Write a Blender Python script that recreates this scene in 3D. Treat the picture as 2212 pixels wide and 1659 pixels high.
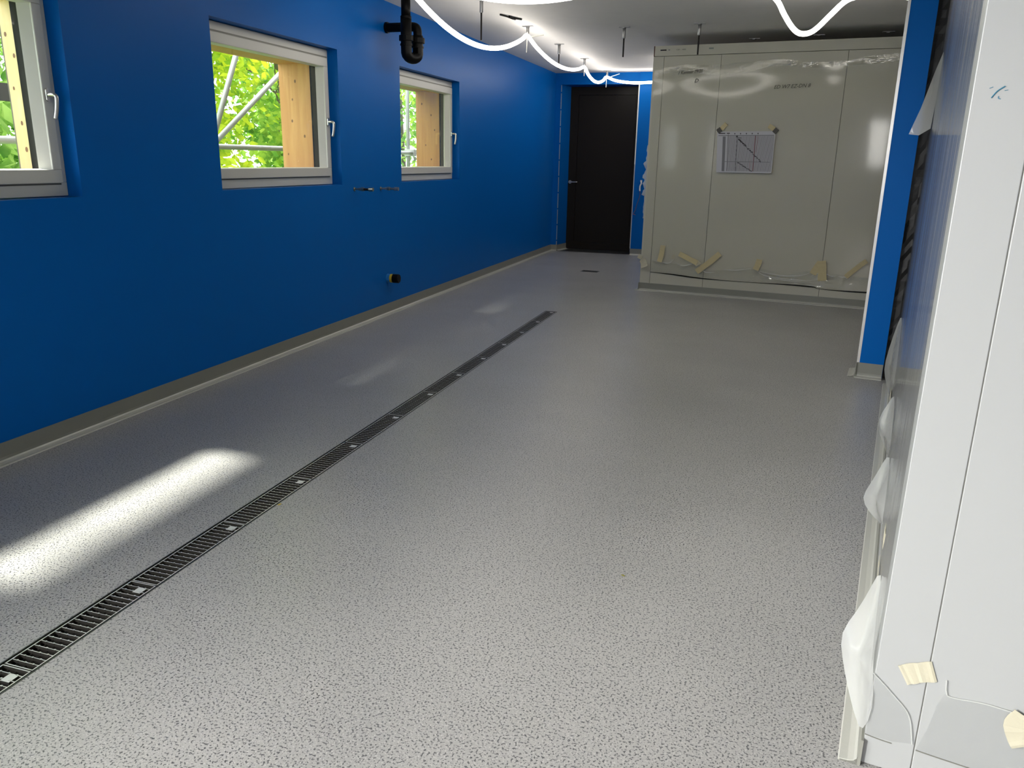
import bpy, bmesh, math, random
from mathutils import Vector, Matrix
random.seed(7)
for o in list(bpy.data.objects): bpy.data.objects.remove(o)
scene = bpy.context.scene
COL = scene.collection
R = math.radians

# ------------------------------------------------------------------ camera
camd = bpy.data.cameras.new('camera'); cam = bpy.data.objects.new('camera', camd); COL.objects.link(cam)
camd.sensor_width = 36; camd.lens = 27.714; camd.clip_start = 0.02; camd.clip_end = 300
_r = Vector((0.95309627, 0.30211634, 0.01825437)); _u = Vector((-0.09942199, 0.25554399, 0.96167174)); _f = Vector((-0.28587196, 0.91838063, -0.27359503))
M = Matrix((( _r.x, _u.x, -_f.x, 3.3535), (_r.y, _u.y, -_f.y, 0.0), (_r.z, _u.z, -_f.z, 1.4357), (0, 0, 0, 1)))
cam.matrix_world = M
scene.camera = cam
# ------------------------------------------------------------------ world, sun, daylight, exposure
w = bpy.data.worlds.new('sky'); scene.world = w; w.use_nodes = True
bg = w.node_tree.nodes['Background']; bg.inputs[0].default_value = (0.93, 0.96, 1.0, 1); bg.inputs[1].default_value = 5.5
sd = bpy.data.lights.new('sun', 'SUN'); sd.energy = 16.0; sd.angle = R(5); sd.color = (1.0, 0.95, 0.86)
so = bpy.data.objects.new('sun', sd); COL.objects.link(so)
so.rotation_euler = Vector((1.0, -0.09, -1.53)).to_track_quat('-Z', 'Y').to_euler(); so.location = (-8, 3, 12)
def area(name, loc, direction, sx, sy, power, color=(1, 1, 1)):
    d = bpy.data.lights.new(name, 'AREA'); d.shape = 'RECTANGLE'; d.size = sx; d.size_y = sy; d.energy = power; d.color = color
    o = bpy.data.objects.new(name, d); COL.objects.link(o); o.location = loc
    o.rotation_euler = Vector(direction).to_track_quat('-Z', 'Z').to_euler(); return o
# daylight through the windows behind the camera (their openings are in wall_left and wall_rear): bright sky high over the side windows
area('daylight_rear_window', (3.0, -3.06, 1.95), (-0.10, 1, -0.50), 0.8, 1.1, 15, (1.0, 0.95, 0.86)).data.spread = R(80)
area('daylight_side_window', (-0.42, -0.15, 1.75), (1, 0.80, -0.42), 1.45, 0.98, 38, (1.0, 0.985, 0.95)).data.spread = R(72)
area('daylight_side_window', (-0.42, -2.0, 1.75), (1, 0.72, -0.48), 1.05, 0.98, 155, (1.0, 0.985, 0.95)).data.spread = R(72)
vs = scene.view_settings
vs.view_transform = 'Standard'; vs.look = 'None'; vs.gamma = 1; vs.use_curve_mapping = False; vs.exposure = 0.0

# ------------------------------------------------------------------ helpers
class MB:
    def __init__(s): s.v = []; s.f = []
    def quad(s, *pts):
        i = len(s.v); s.v += [tuple(p) for p in pts]; s.f.append(tuple(range(i, i + len(pts)))); return s
    def box(s, x0, x1, y0, y1, z0, z1, T=None):
        P = [(x0, y0, z0), (x1, y0, z0), (x1, y1, z0), (x0, y1, z0), (x0, y0, z1), (x1, y0, z1), (x1, y1, z1), (x0, y1, z1)]
        if T: P = [T(*q) for q in P]
        i = len(s.v); s.v += [tuple(q) for q in P]
        for f in ((0, 3, 2, 1), (4, 5, 6, 7), (0, 1, 5, 4), (1, 2, 6, 5), (2, 3, 7, 6), (3, 0, 4, 7)): s.f.append(tuple(i + k for k in f))
        return s
    def tube(s, pts, r, n=10, cap=True):
        pts = [Vector(p) for p in pts]; rs = r if isinstance(r, (list, tuple)) else [r] * len(pts)
        N = None; i0 = len(s.v)
        for k, p in enumerate(pts):
            t = (pts[min(k + 1, len(pts) - 1)] - pts[max(k - 1, 0)])
            t = t.normalized() if t.length > 1e-9 else Vector((0, 0, 1))
            if N is None: N = t.orthogonal().normalized()
            else:
                N = N - t * N.dot(t); N = N.normalized() if N.length > 1e-6 else t.orthogonal().normalized()
            B = t.cross(N)
            for j in range(n):
                a = 2 * math.pi * j / n; s.v.append(tuple(p + (N * math.cos(a) + B * math.sin(a)) * rs[k]))
        for k in range(len(pts) - 1):
            for j in range(n):
                a = i0 + k * n + j; b = i0 + k * n + (j + 1) % n; s.f.append((a, b, b + n, a + n))
        if cap:
            s.f.append(tuple(i0 + j for j in reversed(range(n)))); e = i0 + (len(pts) - 1) * n; s.f.append(tuple(e + j for j in range(n)))
        return s
    def strip(s, profile, A, B, T=None):
        """extrude a list of (n, z) along from A to B; T maps (along, n, z)"""
        i = len(s.v)
        for a in (A, B):
            for (n, z) in profile: s.v.append(tuple(T(a, n, z)))
        k = len(profile)
        for j in range(k - 1): s.f.append((i + j, i + j + 1, i + k + j + 1, i + k + j))
        s.f.append(tuple(i + j for j in range(k))); s.f.append(tuple(i + k + j for j in reversed(range(k))))
        return s
    def mesh(s, name, smooth=False):
        m = bpy.data.meshes.new(name); m.from_pydata(s.v, [], s.f); m.update()
        bm = bmesh.new(); bm.from_mesh(m); bmesh.ops.recalc_face_normals(bm, faces=bm.faces); bm.to_mesh(m); bm.free()
        if smooth:
            for q in m.polygons: q.use_smooth = True
        return m
    def build(s, name, material, parent=None, smooth=False, bevel=0.0, keepnormals=False):
        m = s.mesh(name, smooth); return link(name, m, material, parent, bevel)
def link(name, m, material, parent=None, bevel=0.0):
    o = bpy.data.objects.new(name, m); COL.objects.link(o)
    if material and not m.materials: m.materials.append(material)
    if parent: o.parent = parent
    if bevel:
        b = o.modifiers.new('bevel', 'BEVEL'); b.width = bevel; b.segments = 2; b.limit_method = 'ANGLE'; b.angle_limit = R(40)
    return o
def tag(o, label=None, cat=None, group=None, kind=None):
    if label: o['label'] = label
    if cat: o['category'] = cat
    if group: o['group'] = group
    if kind: o['kind'] = kind
    return o
def empty(name, loc=(0, 0, 0)):
    o = bpy.data.objects.new(name, None); COL.objects.link(o); o.location = loc; o.empty_display_size = 0.05; return o
def P(o, parent):   # parent keeping world placement when the parent has a plain translation
    o.parent = parent; o.matrix_parent_inverse = Matrix.Translation(-parent.location); return o
def catmull(pts, n=8):
    pts = [Vector(p) for p in pts]; out = []
    for i in range(len(pts) - 1):
        p0 = pts[max(i - 1, 0)]; p1 = pts[i]; p2 = pts[i + 1]; p3 = pts[min(i + 2, len(pts) - 1)]
        for k in range(n):
            t = k / n
            out.append(0.5 * ((2 * p1) + (p2 - p0) * t + (2 * p0 - 5 * p1 + 4 * p2 - p3) * t * t + (3 * p1 - p0 - 3 * p2 + p3) * t ** 3))
    out.append(pts[-1]); return out
def frame(origin, deg):
    c, s_ = math.cos(R(deg)), math.sin(R(deg)); ox, oy = origin
    return lambda a, d, z: (ox + a * c - d * s_, oy + a * s_ + d * c, z)

# ------------------------------------------------------------------ materials
def nodes(name):
    m = bpy.data.materials.new(name); m.use_nodes = True; nt = m.node_tree; return m, nt, nt.nodes['Principled BSDF']
def mat(name, col, rough=0.5, metal=0.0, spec=0.5, var=0.0, vscale=6.0, bump=0.0, bscale=80.0, coat=0.0, coat_rough=0.05, stretch=None):
    m, nt, b = nodes(name); N = nt.nodes; L = nt.links
    b.inputs['Base Color'].default_value = (*col, 1); b.inputs['Roughness'].default_value = rough; b.inputs['Metallic'].default_value = metal
    b.inputs['Specular IOR Level'].default_value = spec; b.inputs['Coat Weight'].default_value = coat; b.inputs['Coat Roughness'].default_value = coat_rough
    tc = N.new('ShaderNodeTexCoord'); vec = tc.outputs['Object']
    if stretch:
        mp = N.new('ShaderNodeMapping'); mp.inputs['Scale'].default_value = stretch; L.new(vec, mp.inputs['Vector']); vec = mp.outputs['Vector']
    if var:
        nz = N.new('ShaderNodeTexNoise'); nz.inputs['Scale'].default_value = vscale; nz.inputs['Detail'].default_value = 3; L.new(vec, nz.inputs['Vector'])
        mx = N.new('ShaderNodeMix'); mx.data_type = 'RGBA'; L.new(nz.outputs['Fac'], mx.inputs['Factor'])
        mx.inputs['A'].default_value = (*[c * (1 - var) for c in col], 1); mx.inputs['B'].default_value = (*[min(1, c * (1 + var)) for c in col], 1)
        L.new(mx.outputs['Result'], b.inputs['Base Color'])
    if bump:
        nb = N.new('ShaderNodeTexNoise'); nb.inputs['Scale'].default_value = bscale; nb.inputs['Detail'].default_value = 2; L.new(vec, nb.inputs['Vector'])
        bp = N.new('ShaderNodeBump'); bp.inputs['Strength'].default_value = bump; bp.inputs['Distance'].default_value = 0.002
        L.new(nb.outputs['Fac'], bp.inputs['Height']); L.new(bp.outputs['Normal'], b.inputs['Normal'])
    return m
def floor_material():
    m, nt, b = nodes('speckled_vinyl'); N = nt.nodes; L = nt.links
    tc = N.new('ShaderNodeTexCoord')
    def noise(scale, detail=1.0, rough=0.5):
        n = N.new('ShaderNodeTexNoise'); n.inputs['Scale'].default_value = scale; n.inputs['Detail'].default_value = detail; n.inputs['Roughness'].default_value = rough
        L.new(tc.outputs['Object'], n.inputs['Vector']); return n
    def ramp(src, a, bb):
        r = N.new('ShaderNodeMapRange'); r.inputs['From Min'].default_value = a; r.inputs['From Max'].default_value = bb; L.new(src, r.inputs['Value']); return r
    def mix(fac, A, B):
        x = N.new('ShaderNodeMix'); x.data_type = 'RGBA'
        L.new(fac, x.inputs['Factor'])
        for s_, v in (('A', A), ('B', B)):
            if isinstance(v, tuple): x.inputs[s_].default_value = (*v, 1)
            else: L.new(v, x.inputs[s_])
        return x.outputs['Result']
    big = noise(1.1, 3); c0 = mix(ramp(big.outputs['Fac'], .35, .65).outputs[0], (0.37, 0.363, 0.350), (0.42, 0.410, 0.393))
    d = noise(152, 1.6); dark = ramp(d.outputs['Fac'], .555, .61)
    c1 = mix(dark.outputs[0], c0, (0.085, 0.085, 0.09))
    l = noise(190, 1.0); N_off = N.new('ShaderNodeMapping'); N_off.inputs['Location'].default_value = (13, 7, 3); L.new(tc.outputs['Object'], N_off.inputs['Vector']); L.new(N_off.outputs['Vector'], l.inputs['Vector'])
    light = ramp(l.outputs['Fac'], .585, .65); c2 = mix(light.outputs[0], c1, (0.52, 0.51, 0.49))
    L.new(c2, b.inputs['Base Color'])
    rr = N.new('ShaderNodeMapRange'); rr.inputs['To Min'].default_value = .25; rr.inputs['To Max'].default_value = .38; L.new(noise(2.3, 4).outputs['Fac'], rr.inputs['Value']); L.new(rr.outputs[0], b.inputs['Roughness'])
    b.inputs['Specular IOR Level'].default_value = 0.6
    bp = N.new('ShaderNodeBump'); bp.inputs['Strength'].default_value = .35; bp.inputs['Distance'].default_value = .0012
    L.new(noise(260, 2).outputs['Fac'], bp.inputs['Height']); L.new(bp.outputs['Normal'], b.inputs['Normal'])
    return m
def wood_material(name, a, bcol, axis='Z', scale=1.0):
    m, nt, b = nodes(name); N = nt.nodes; L = nt.links
    tc = N.new('ShaderNodeTexCoord'); mp = N.new('ShaderNodeMapping'); L.new(tc.outputs['Object'], mp.inputs['Vector'])
    mp.inputs['Scale'].default_value = {'Z': (18, 18, 1.2), 'Y': (18, 1.2, 18)}[axis]
    n = N.new('ShaderNodeTexNoise'); n.inputs['Scale'].default_value = 1.6 * scale; n.inputs['Detail'].default_value = 4; n.inputs['Distortion'].default_value = .6; L.new(mp.outputs['Vector'], n.inputs['Vector'])
    mx = N.new('ShaderNodeMix'); mx.data_type = 'RGBA'; mx.inputs['A'].default_value = (*a, 1); mx.inputs['B'].default_value = (*bcol, 1)
    r = N.new('ShaderNodeMapRange'); r.inputs['From Min'].default_value = .35; r.inputs['From Max'].default_value = .7; L.new(n.outputs['Fac'], r.inputs['Value']); L.new(r.outputs[0], mx.inputs['Factor'])
    L.new(mx.outputs['Result'], b.inputs['Base Color']); b.inputs['Roughness'].default_value = .6; return m
def fresnel(N, L, ior):
    # same reflectance from either face of a thin sheet
    fr = N.new('ShaderNodeFresnel'); ge = N.new('ShaderNodeNewGeometry'); mr = N.new('ShaderNodeMapRange')
    mr.inputs['To Min'].default_value = ior; mr.inputs['To Max'].default_value = 1.0 / ior
    L.new(ge.outputs['Backfacing'], mr.inputs['Value']); L.new(mr.outputs[0], fr.inputs['IOR']); return fr
def glass_material():
    m = bpy.data.materials.new('window_glass'); m.use_nodes = True; nt = m.node_tree; nt.nodes.clear(); N = nt.nodes; L = nt.links
    o = N.new('ShaderNodeOutputMaterial'); t = N.new('ShaderNodeBsdfTransparent'); t.inputs[0].default_value = (.93, .96, .95, 1)
    g = N.new('ShaderNodeBsdfGlossy'); g.inputs['Roughness'].default_value = .0; fr = fresnel(N, L, 1.5)
    mx = N.new('ShaderNodeMixShader'); L.new(fr.outputs[0], mx.inputs[0]); L.new(t.outputs[0], mx.inputs[1]); L.new(g.outputs[0], mx.inputs[2]); L.new(mx.outputs[0], o.inputs[0]); return m
def film_material(name, haze=0.06, rough=0.10, bump=0.0, bscale=(1, 1, 1), tint=(.93, .94, .92), ior=1.5, boost=0.0):
    """clear polythene film: transparent, a little milky, glossy by Fresnel"""
    m = bpy.data.materials.new(name); m.use_nodes = True; nt = m.node_tree; nt.nodes.clear(); N = nt.nodes; L = nt.links
    o = N.new('ShaderNodeOutputMaterial'); t = N.new('ShaderNodeBsdfTransparent'); t.inputs[0].default_value = (*tint, 1)
    d = N.new('ShaderNodeBsdfDiffuse'); d.inputs[0].default_value = (.85, .86, .84, 1)
    tr = N.new('ShaderNodeBsdfTranslucent'); tr.inputs[0].default_value = (.85, .86, .84, 1)
    md = N.new('ShaderNodeMixShader'); md.inputs[0].default_value = .4; L.new(d.outputs[0], md.inputs[1]); L.new(tr.outputs[0], md.inputs[2])
    m1 = N.new('ShaderNodeMixShader'); m1.inputs[0].default_value = haze; L.new(t.outputs[0], m1.inputs[1]); L.new(md.outputs[0], m1.inputs[2])
    g = N.new('ShaderNodeBsdfGlossy'); g.inputs['Roughness'].default_value = rough; fr = fresnel(N, L, ior)
    ad = N.new('ShaderNodeMath'); ad.operation = 'ADD'; ad.use_clamp = True; ad.inputs[1].default_value = boost; L.new(fr.outputs[0], ad.inputs[0])
    mx = N.new('ShaderNodeMixShader'); L.new(ad.outputs[0], mx.inputs[0]); L.new(m1.outputs[0], mx.inputs[1]); L.new(g.outputs[0], mx.inputs[2]); L.new(mx.outputs[0], o.inputs[0])
    if bump:
        tc = N.new('ShaderNodeTexCoord'); mp = N.new('ShaderNodeMapping'); mp.inputs['Scale'].default_value = bscale; L.new(tc.outputs['Object'], mp.inputs['Vector'])
        nz = N.new('ShaderNodeTexNoise'); nz.inputs['Scale'].default_value = 1; nz.inputs['Detail'].default_value = 2; L.new(mp.outputs['Vector'], nz.inputs['Vector'])
        bp = N.new('ShaderNodeBump'); bp.inputs['Strength'].default_value = bump; bp.inputs['Distance'].default_value = .01; L.new(nz.outputs['Fac'], bp.inputs['Height'])
        L.new(bp.outputs['Normal'], g.inputs['Normal'])
    return m
def leaf_material(name, a, bcol):
    m = bpy.data.materials.new(name); m.use_nodes = True; nt = m.node_tree; nt.nodes.clear(); N = nt.nodes; L = nt.links
    o = N.new('ShaderNodeOutputMaterial'); tc = N.new('ShaderNodeTexCoord'); n = N.new('ShaderNodeTexNoise'); n.inputs['Scale'].default_value = 3.2; n.inputs['Detail'].default_value = 3; L.new(tc.outputs['Object'], n.inputs['Vector'])
    r = N.new('ShaderNodeMapRange'); r.inputs['From Min'].default_value = .38; r.inputs['From Max'].default_value = .62; L.new(n.outputs['Fac'], r.inputs['Value'])
    mx = N.new('ShaderNodeMix'); mx.data_type = 'RGBA'; mx.inputs['A'].default_value = (*a, 1); mx.inputs['B'].default_value = (*bcol, 1); L.new(r.outputs[0], mx.inputs['Factor'])
    d = N.new('ShaderNodeBsdfDiffuse'); t = N.new('ShaderNodeBsdfTranslucent'); L.new(mx.outputs['Result'], d.inputs[0]); L.new(mx.outputs['Result'], t.inputs[0])
    s_ = N.new('ShaderNodeMixShader'); s_.inputs[0].default_value = .5; L.new(d.outputs[0], s_.inputs[1]); L.new(t.outputs[0], s_.inputs[2])
    L.new(s_.outputs[0], o.inputs[0]); return m
def emis(name, col, strength):
    m = bpy.data.materials.new(name); m.use_nodes = True; nt = m.node_tree; nt.nodes.clear(); N = nt.nodes
    e = N.new('ShaderNodeEmission'); e.inputs[0].default_value = (*col, 1); e.inputs[1].default_value = strength
    o = N.new('ShaderNodeOutputMaterial'); nt.links.new(e.outputs[0], o.inputs[0]); return m

BLUE = (0.001, 0.122, 0.46)
m_blue = mat('blue_paint', BLUE, rough=.36, spec=.08, bump=.15, bscale=220)
m_ceil = mat('ceiling_plaster', (.76, .735, .71), rough=.9, var=.03, vscale=9, bump=.2, bscale=60)
m_floor = floor_material()
m_cove = mat('grey_cove', (.235, .235, .205), rough=.4, var=.04, vscale=12)
m_bead = mat('cove_sealant', (.50, .50, .45), rough=.28, bump=.25, bscale=90)
m_panel = mat('cold_room_panel', (.52, .505, .43), rough=.45, spec=.3)
m_panel_w = mat('white_cold_room_panel', (.345, .353, .35), rough=.4, spec=.4)
m_joint = mat('panel_joint', (.14, .14, .12), rough=.6)
m_frame = mat('white_window_frame', (.66, .65, .60), rough=.38)
m_step_shade = mat('frame_step_shade', (.26, .25, .21), rough=.5)
m_seal = mat('black_seal', (.010, .010, .009), rough=.8, spec=.1)
m_wood = wood_material('larch_timber', (.64, .31, .095), (.76, .41, .14), 'Z')
m_woodY = wood_material('larch_timber_head', (.64, .31, .095), (.74, .40, .14), 'Y')
m_wood_pale = wood_material('pale_timber', (.74, .55, .26), (.80, .62, .33), 'Z')
m_brown = mat('brown_sill_timber', (.11, .055, .025), rough=.6)
m_knot = mat('timber_knot', (.22, .10, .04), rough=.6)
m_glass = glass_material()
m_steel = mat('stainless_steel', (.78, .77, .74), rough=.34, metal=.45)
m_steel_dark = mat('worn_steel', (.20, .195, .185), rough=.42, metal=1.0)
m_clip = mat('steel_clip', (.85, .84, .81), rough=.35, metal=.4)
m_trough = mat('drain_trough', (.018, .014, .010), rough=.55)
m_alu = mat('satin_aluminium', (.62, .61, .59), rough=.32, metal=1.0)
m_zinc = mat('zinc_plated_steel', (.36, .36, .36), rough=.4, metal=.8)
m_rod = mat('dark_threaded_steel', (.014, .012, .011), rough=.5, spec=.2)
m_black = mat('black_pipe_plastic', (.0025, .0025, .0025), rough=.42, spec=.12)
m_black_gloss = mat('black_membrane', (.010, .010, .011), rough=.5, bump=.9, bscale=22)
m_door = mat('dark_brown_door', (.013, .010, .0075), rough=.42, spec=.16)
m_paper = mat('white_paper', (.52, .52, .56), rough=.8)
m_ink = mat('black_ink', (.03, .025, .03), rough=.8)
m_inkgrey = mat('grey_ink', (.20, .20, .22), rough=.8)
m_inkred = mat('dark_red_ink', (.17, .05, .06), rough=.8)
m_pen = mat('blue_marker', (.03, .16, .25), rough=.6)
m_tape = mat('masking_tape', (.55, .47, .27), rough=.7, var=.06, vscale=40, bump=.3, bscale=120)
m_tape_p = mat('pale_masking_tape', (.48, .45, .34), rough=.7, var=.04, vscale=40, bump=.3, bscale=120)
m_tape_g = mat('grey_adhesive_tape', (.075, .072, .065), rough=.5)
m_white = mat('white_plastic', (.78, .78, .76), rough=.35)
m_yellow = mat('yellow_collar', (.50, .36, .02), rough=.5)
m_bluecap = mat('blue_plastic', (.02, .19, .50), rough=.4)
m_wire = mat('red_brown_wire', (.22, .12, .14), rough=.5)
m_brass = mat('nickel_brass', (.42, .38, .30), rough=.35, metal=1.0)
m_tube = mat('galvanised_scaffold_tube', (.60, .60, .60), rough=.45, metal=.35)
m_scaf_dark = mat('dark_scaffold_board', (.05, .045, .04), rough=.7)
m_led = emis('led_rope_glow', (1.0, .95, .87), 14.0)
m_tie = mat('white_nylon', (.85, .83, .74), rough=.4)
m_rust = mat('brown_edge_strip', (.10, .05, .04), rough=.7)
m_film = film_material('clear_film', haze=.02, rough=.075, bump=.03, bscale=(1.5, 1.5, .8), ior=1.42, tint=(.97, .97, .95))
m_film_side = film_material('clear_film_side', haze=.24, rough=.11, bump=.45, bscale=(4, 4, .6), boost=.0)
m_flap = film_material('milky_film_flap', haze=.58, rough=.16, bump=.8, bscale=(22, 22, 22), boost=.03)
m_crease = film_material('crease_highlight_film', haze=.9, rough=.2, bump=.5, bscale=(40, 40, 40), boost=.05)
m_hem = film_material('creased_film', haze=.05, rough=.10, bump=1.0, bscale=(9, 9, 16), boost=.03, tint=(.97, .97, .95))
m_ext = mat('grey_exterior_wall', (.16, .145, .13), rough=.8)
m_grass = mat('grass_ground', (.12, .20, .05), rough=.9, var=.3, vscale=5)
m_leafA = leaf_material('yellow_green_leaf', (.30, .50, .035), (.86, .88, .07))
m_leafB = leaf_material('fresh_green_leaf', (.18, .40, .06), (.62, .78, .14))
m_leafC = leaf_material('mid_green_leaf', (.14, .32, .07), (.50, .68, .20))
m_bark = mat('grey_bark', (.16, .13, .10), rough=.9, var=.3, vscale=20)

# ------------------------------------------------------------------ setting
H = 2.75
DX0, DX1, DY0, DY1 = 1.361, 1.485, 0.45, 7.465      # drain slot in the floor
f = MB()
for (x0, x1, y0, y1) in ((0, DX0, -3.2, 13.25), (DX1, 8.6, -3.2, 13.25), (DX0, DX1, -3.2, DY0), (DX0, DX1, DY1, 13.25)): f.box(x0, x1, y0, y1, -.12, 0)
tag(f.build('floor', m_floor), kind='structure')
tag(MB().box(-.6, 8.8, -3.4, 13.6, H, H + .15).build('ceiling', m_ceil), kind='structure')
WZ0, WZ1 = 1.212, 2.247
WIN = [(1.755, 3.297), (4.420, 5.963), (7.100, 8.620)]
OPEN = [(-2.55, -1.45), (-.925, .617)] + WIN
wl = MB(); wx = MB(); y = -3.2
for a, b in OPEN:
    wl.box(-.17, 0, y, a, 0, H); wl.box(-.17, 0, a, b, 0, WZ0); wl.box(-.17, 0, a, b, WZ1, H)
    wx.box(-.39, -.17, y, a, -.3, H); wx.box(-.39, -.17, a, b, -.3, WZ0); wx.box(-.39, -.17, a, b, WZ1, H); y = b
wl.box(-.17, 0, y, 13.4, 0, H); wx.box(-.39, -.17, y, 13.4, -.3, H)
tag(wx.build('wall_exterior', m_ext), kind='structure')
tag(wl.build('wall_left', m_blue), kind='structure')
# back wall with splayed recess for the door
YB, YD = 12.78, 13.17
wb = MB()
wb.box(0, .100, YB, YD + .2, 0, H); wb.box(1.325, 8.6, YB - .03, YD + .2, 0, H); wb.box(.100, 1.325, YB, YD + .2, 2.58, H)
wb.quad((.100, YB, 0), (.165, YD, 0), (.165, YD, 2.58), (.100, YB, 2.58)); wb.quad((1.325, YB, 0), (1.250, YD, 0), (1.250, YD, 2.58), (1.325, YB, 2.58))
tag(wb.build('wall_back', m_blue), kind='structure')
wr = MB()
for (x0, x1, z0, z1) in ((0, 2.55, 0, H), (3.45, 8.6, 0, H), (2.55, 3.45, 0, 1.40), (2.55, 3.45, 2.5, H)): wr.box(x0, x1, -3.25, -3.08, z0, z1)
tag(wr.build('wall_rear', m_blue), kind='structure')
tag(MB().box(8.6, 8.8, -3.2, 13.4, 0, H).build('wall_right', m_blue), kind='structure')
tag(MB().box(-40, -.39, -25, 45, -.35, -.25).build('ground', m_grass), kind='structure')

# cove skirting: plate, cove and flange
PROF = [(0, .098), (.006, .098), (.007, .030), (.010, .017), (.018, .009), (.028, .0055), (.048, .004), (.048, 0), (0, 0)]
def baseboard(name, runs, h=.098):
    """runs: list of (T, a0, a1) with T(along, out, z)"""
    o = None
    mb = MB(); bead = MB()
    for T, a0, a1 in runs:
        mb.strip([(n, z if z < .09 else h) for n, z in PROF], a0, a1, T)
        bead.strip([(.0075, .020), (.016, .0115), (.030, .0075), (.049, .0060), (.052, .001), (.03, .001), (.0075, .001)], a0, a1, T)
    o = mb.build(name, m_cove); tag(o, kind='structure')
    bead.build('sealant_bead', m_bead, o)
    return o
TL = lambda a, n, z: (n, a, z)
baseboard('baseboard_left', [(TL, -3.0, YB)])
TBk = lambda a, n, z: (a, YB - n, z)
TBr = lambda a, n, z: (a, YB - .03 - n, z)
def trev(a, n, z): return (.100 + .065 * a + n, YB + .39 * a - n * .17, z)
baseboard('baseboard_back', [(TBk, 0, .103), (trev, 0, 1), (TBr, 1.325, 2.6)])

# ------------------------------------------------------------------ windows
def window(idx, y0, y1, jamb_in, jamb_out, woodmat):
    w_ = empty('window_%d' % idx, (-.09, (y0 + y1) / 2, WZ0)); tag(w_, kind='structure')
    z0, z1 = WZ0 + .004, WZ1 - .004; a, b = y0 + .002, y1 - .002
    fw = .062
    fr = MB(); xs = (-.165, -.088)
    fr.box(*xs, a, b, z0, z0 + .068); fr.box(*xs, a, b, z1 - .068, z1); fr.box(*xs, a, a + fw, z0 + .068, z1 - .068); fr.box(*xs, b - fw, b, z0 + .068, z1 - .068)
    P(fr.build('window_frame', m_frame, bevel=.003), w_)
    # sash, proud of the frame with dark strips painted for its shadow
    sa, sb, sz0, sz1 = a + .036, b - .036, z0 + .064, z1 - .064; sw = .066; sh_ = .054
    s_ = MB(); xs = (-.150, -.070)
    s_.box(*xs, sa, sb, sz0, sz0 + sw); s_.box(*xs, sa, sb, sz1 - sw, sz1); s_.box(*xs, sa, sa + sh_, sz0 + sw, sz1 - sw); s_.box(*xs, sb - sh_, sb, sz0 + sw, sz1 - sw)
    so_ = P(s_.build('sash', m_frame, bevel=.004), w_)
    ga, gb, gz0, gz1 = sa + sh_, sb - sh_, sz0 + sw, sz1 - sw
    bd = MB(); e = .028; xf, xg = -.080, -.132     # sloping glazing bead
    o4 = [(ga, gz0), (gb, gz0), (gb, gz1), (ga, gz1)]; i4 = [(ga + e, gz0 + .004), (gb - e, gz0 + .004), (gb - e, gz1 - .004), (ga + e, gz1 - .004)]
    for k in range(4):
        j = (k + 1) % 4
        bd.quad((xf, *o4[k]), (xf, *o4[j]), (xg, *i4[j]), (xg, *i4[k]))
    bo = bd.build('glazing_bead', m_frame); bo.parent = so_
    P(MB().box(-.136, -.130, ga, gb, gz0, gz1).build('pane', m_glass), w_)
    # dark strip painting the shadow below the sash
    gl = MB().box(-.089, -.087, sa, sb, z0 + .055, z0 + .064); P(gl.build('sash_shadow_strip', m_joint), w_)
    P(MB().box(-.0885, -.0868, a + .01, b - .01, z1 - .062, z1 - .050).build('top_shadow_strip', m_step_shade), w_)  # grey strip painting the shaded step between frame and sash
    # handle
    hy, hz = gb + .022, 1.700
    hp = MB(); n = 14
    ring = [(hy + .013 * math.cos(t), hz + (.018 if math.sin(t) > 0 else -.018) + .013 * math.sin(t)) for t in [2 * math.pi * k / n for k in range(n)]]
    i0 = len(hp.v)
    for x in (-.070, -.060): hp.v += [(x, q, z) for q, z in ring]
    hp.f.append(tuple(range(n))); hp.f.append(tuple(range(2 * n - 1, n - 1, -1)))
    for k in range(n): hp.f.append((k, (k + 1) % n, n + (k + 1) % n, n + k))
    ho = P(hp.build('handle_plate', m_alu), w_)
    lv = MB(); lv.tube(catmull([(-.062, hy, hz), (-.035, hy, hz + .001), (-.020, hy + .003, hz - .004), (-.016, hy + .003, hz - .022), (-.017, hy - .004, hz - .070), (-.022, hy - .012, hz - .112)], 6), [.010] * 10 + [.0095] * 21, 10)
    lo = lv.build('handle_lever', m_alu, smooth=True); lo.parent = ho
    # outside: seal strip and timber lining of the opening
    sl = MB(); sl.box(jamb_in, -.166, b - .012, b, 1.33, WZ1); sl.box(jamb_in, -.166, a, a + .012, 1.33, WZ1); sl.box(jamb_in, -.166, a, b, 2.165, WZ1)
    P(sl.build('seal_strip', m_seal), w_)
    jr = P(MB().box(jamb_out, jamb_in, b - .010, b + .02, 1.33, 2.2).build('timber_jamb', woodmat), w_)
    P(MB().box(jamb_out, jamb_in, a - .02, a + .010, 1.33, 2.2).build('timber_jamb', woodmat), w_)
    P(MB().box(jamb_out, jamb_in, a, b, 2.145, WZ1).build('timber_head', m_woodY), w_)
    P(MB().box(jamb_out - .02, -.166, a, b, 1.25, 1.335).build('timber_sill', m_brown), w_)
    # knots in the far jamb
    kn = MB(); rnd = random.Random(idx)
    for k in range(5):
        x = jamb_in + (jamb_out - jamb_in) * rnd.uniform(.2, .85); z = 1.42 + k * .15 + rnd.uniform(-.03, .03); r = rnd.uniform(.006, .010)
        kn.quad(*[(x + r * math.cos(t), b - .0108, z + 1.5 * r * math.sin(t)) for t in [2 * math.pi * q / 8 for q in range(8)]])
    ko = kn.build('knot', m_knot); P(ko, w_)
    return w_
window(1, *WIN[0], -.290, -.368, m_wood_pale)
window(2, *WIN[1], -.248, -.535, m_wood)
window(3, *WIN[2], -.235, -.520, m_wood)

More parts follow.
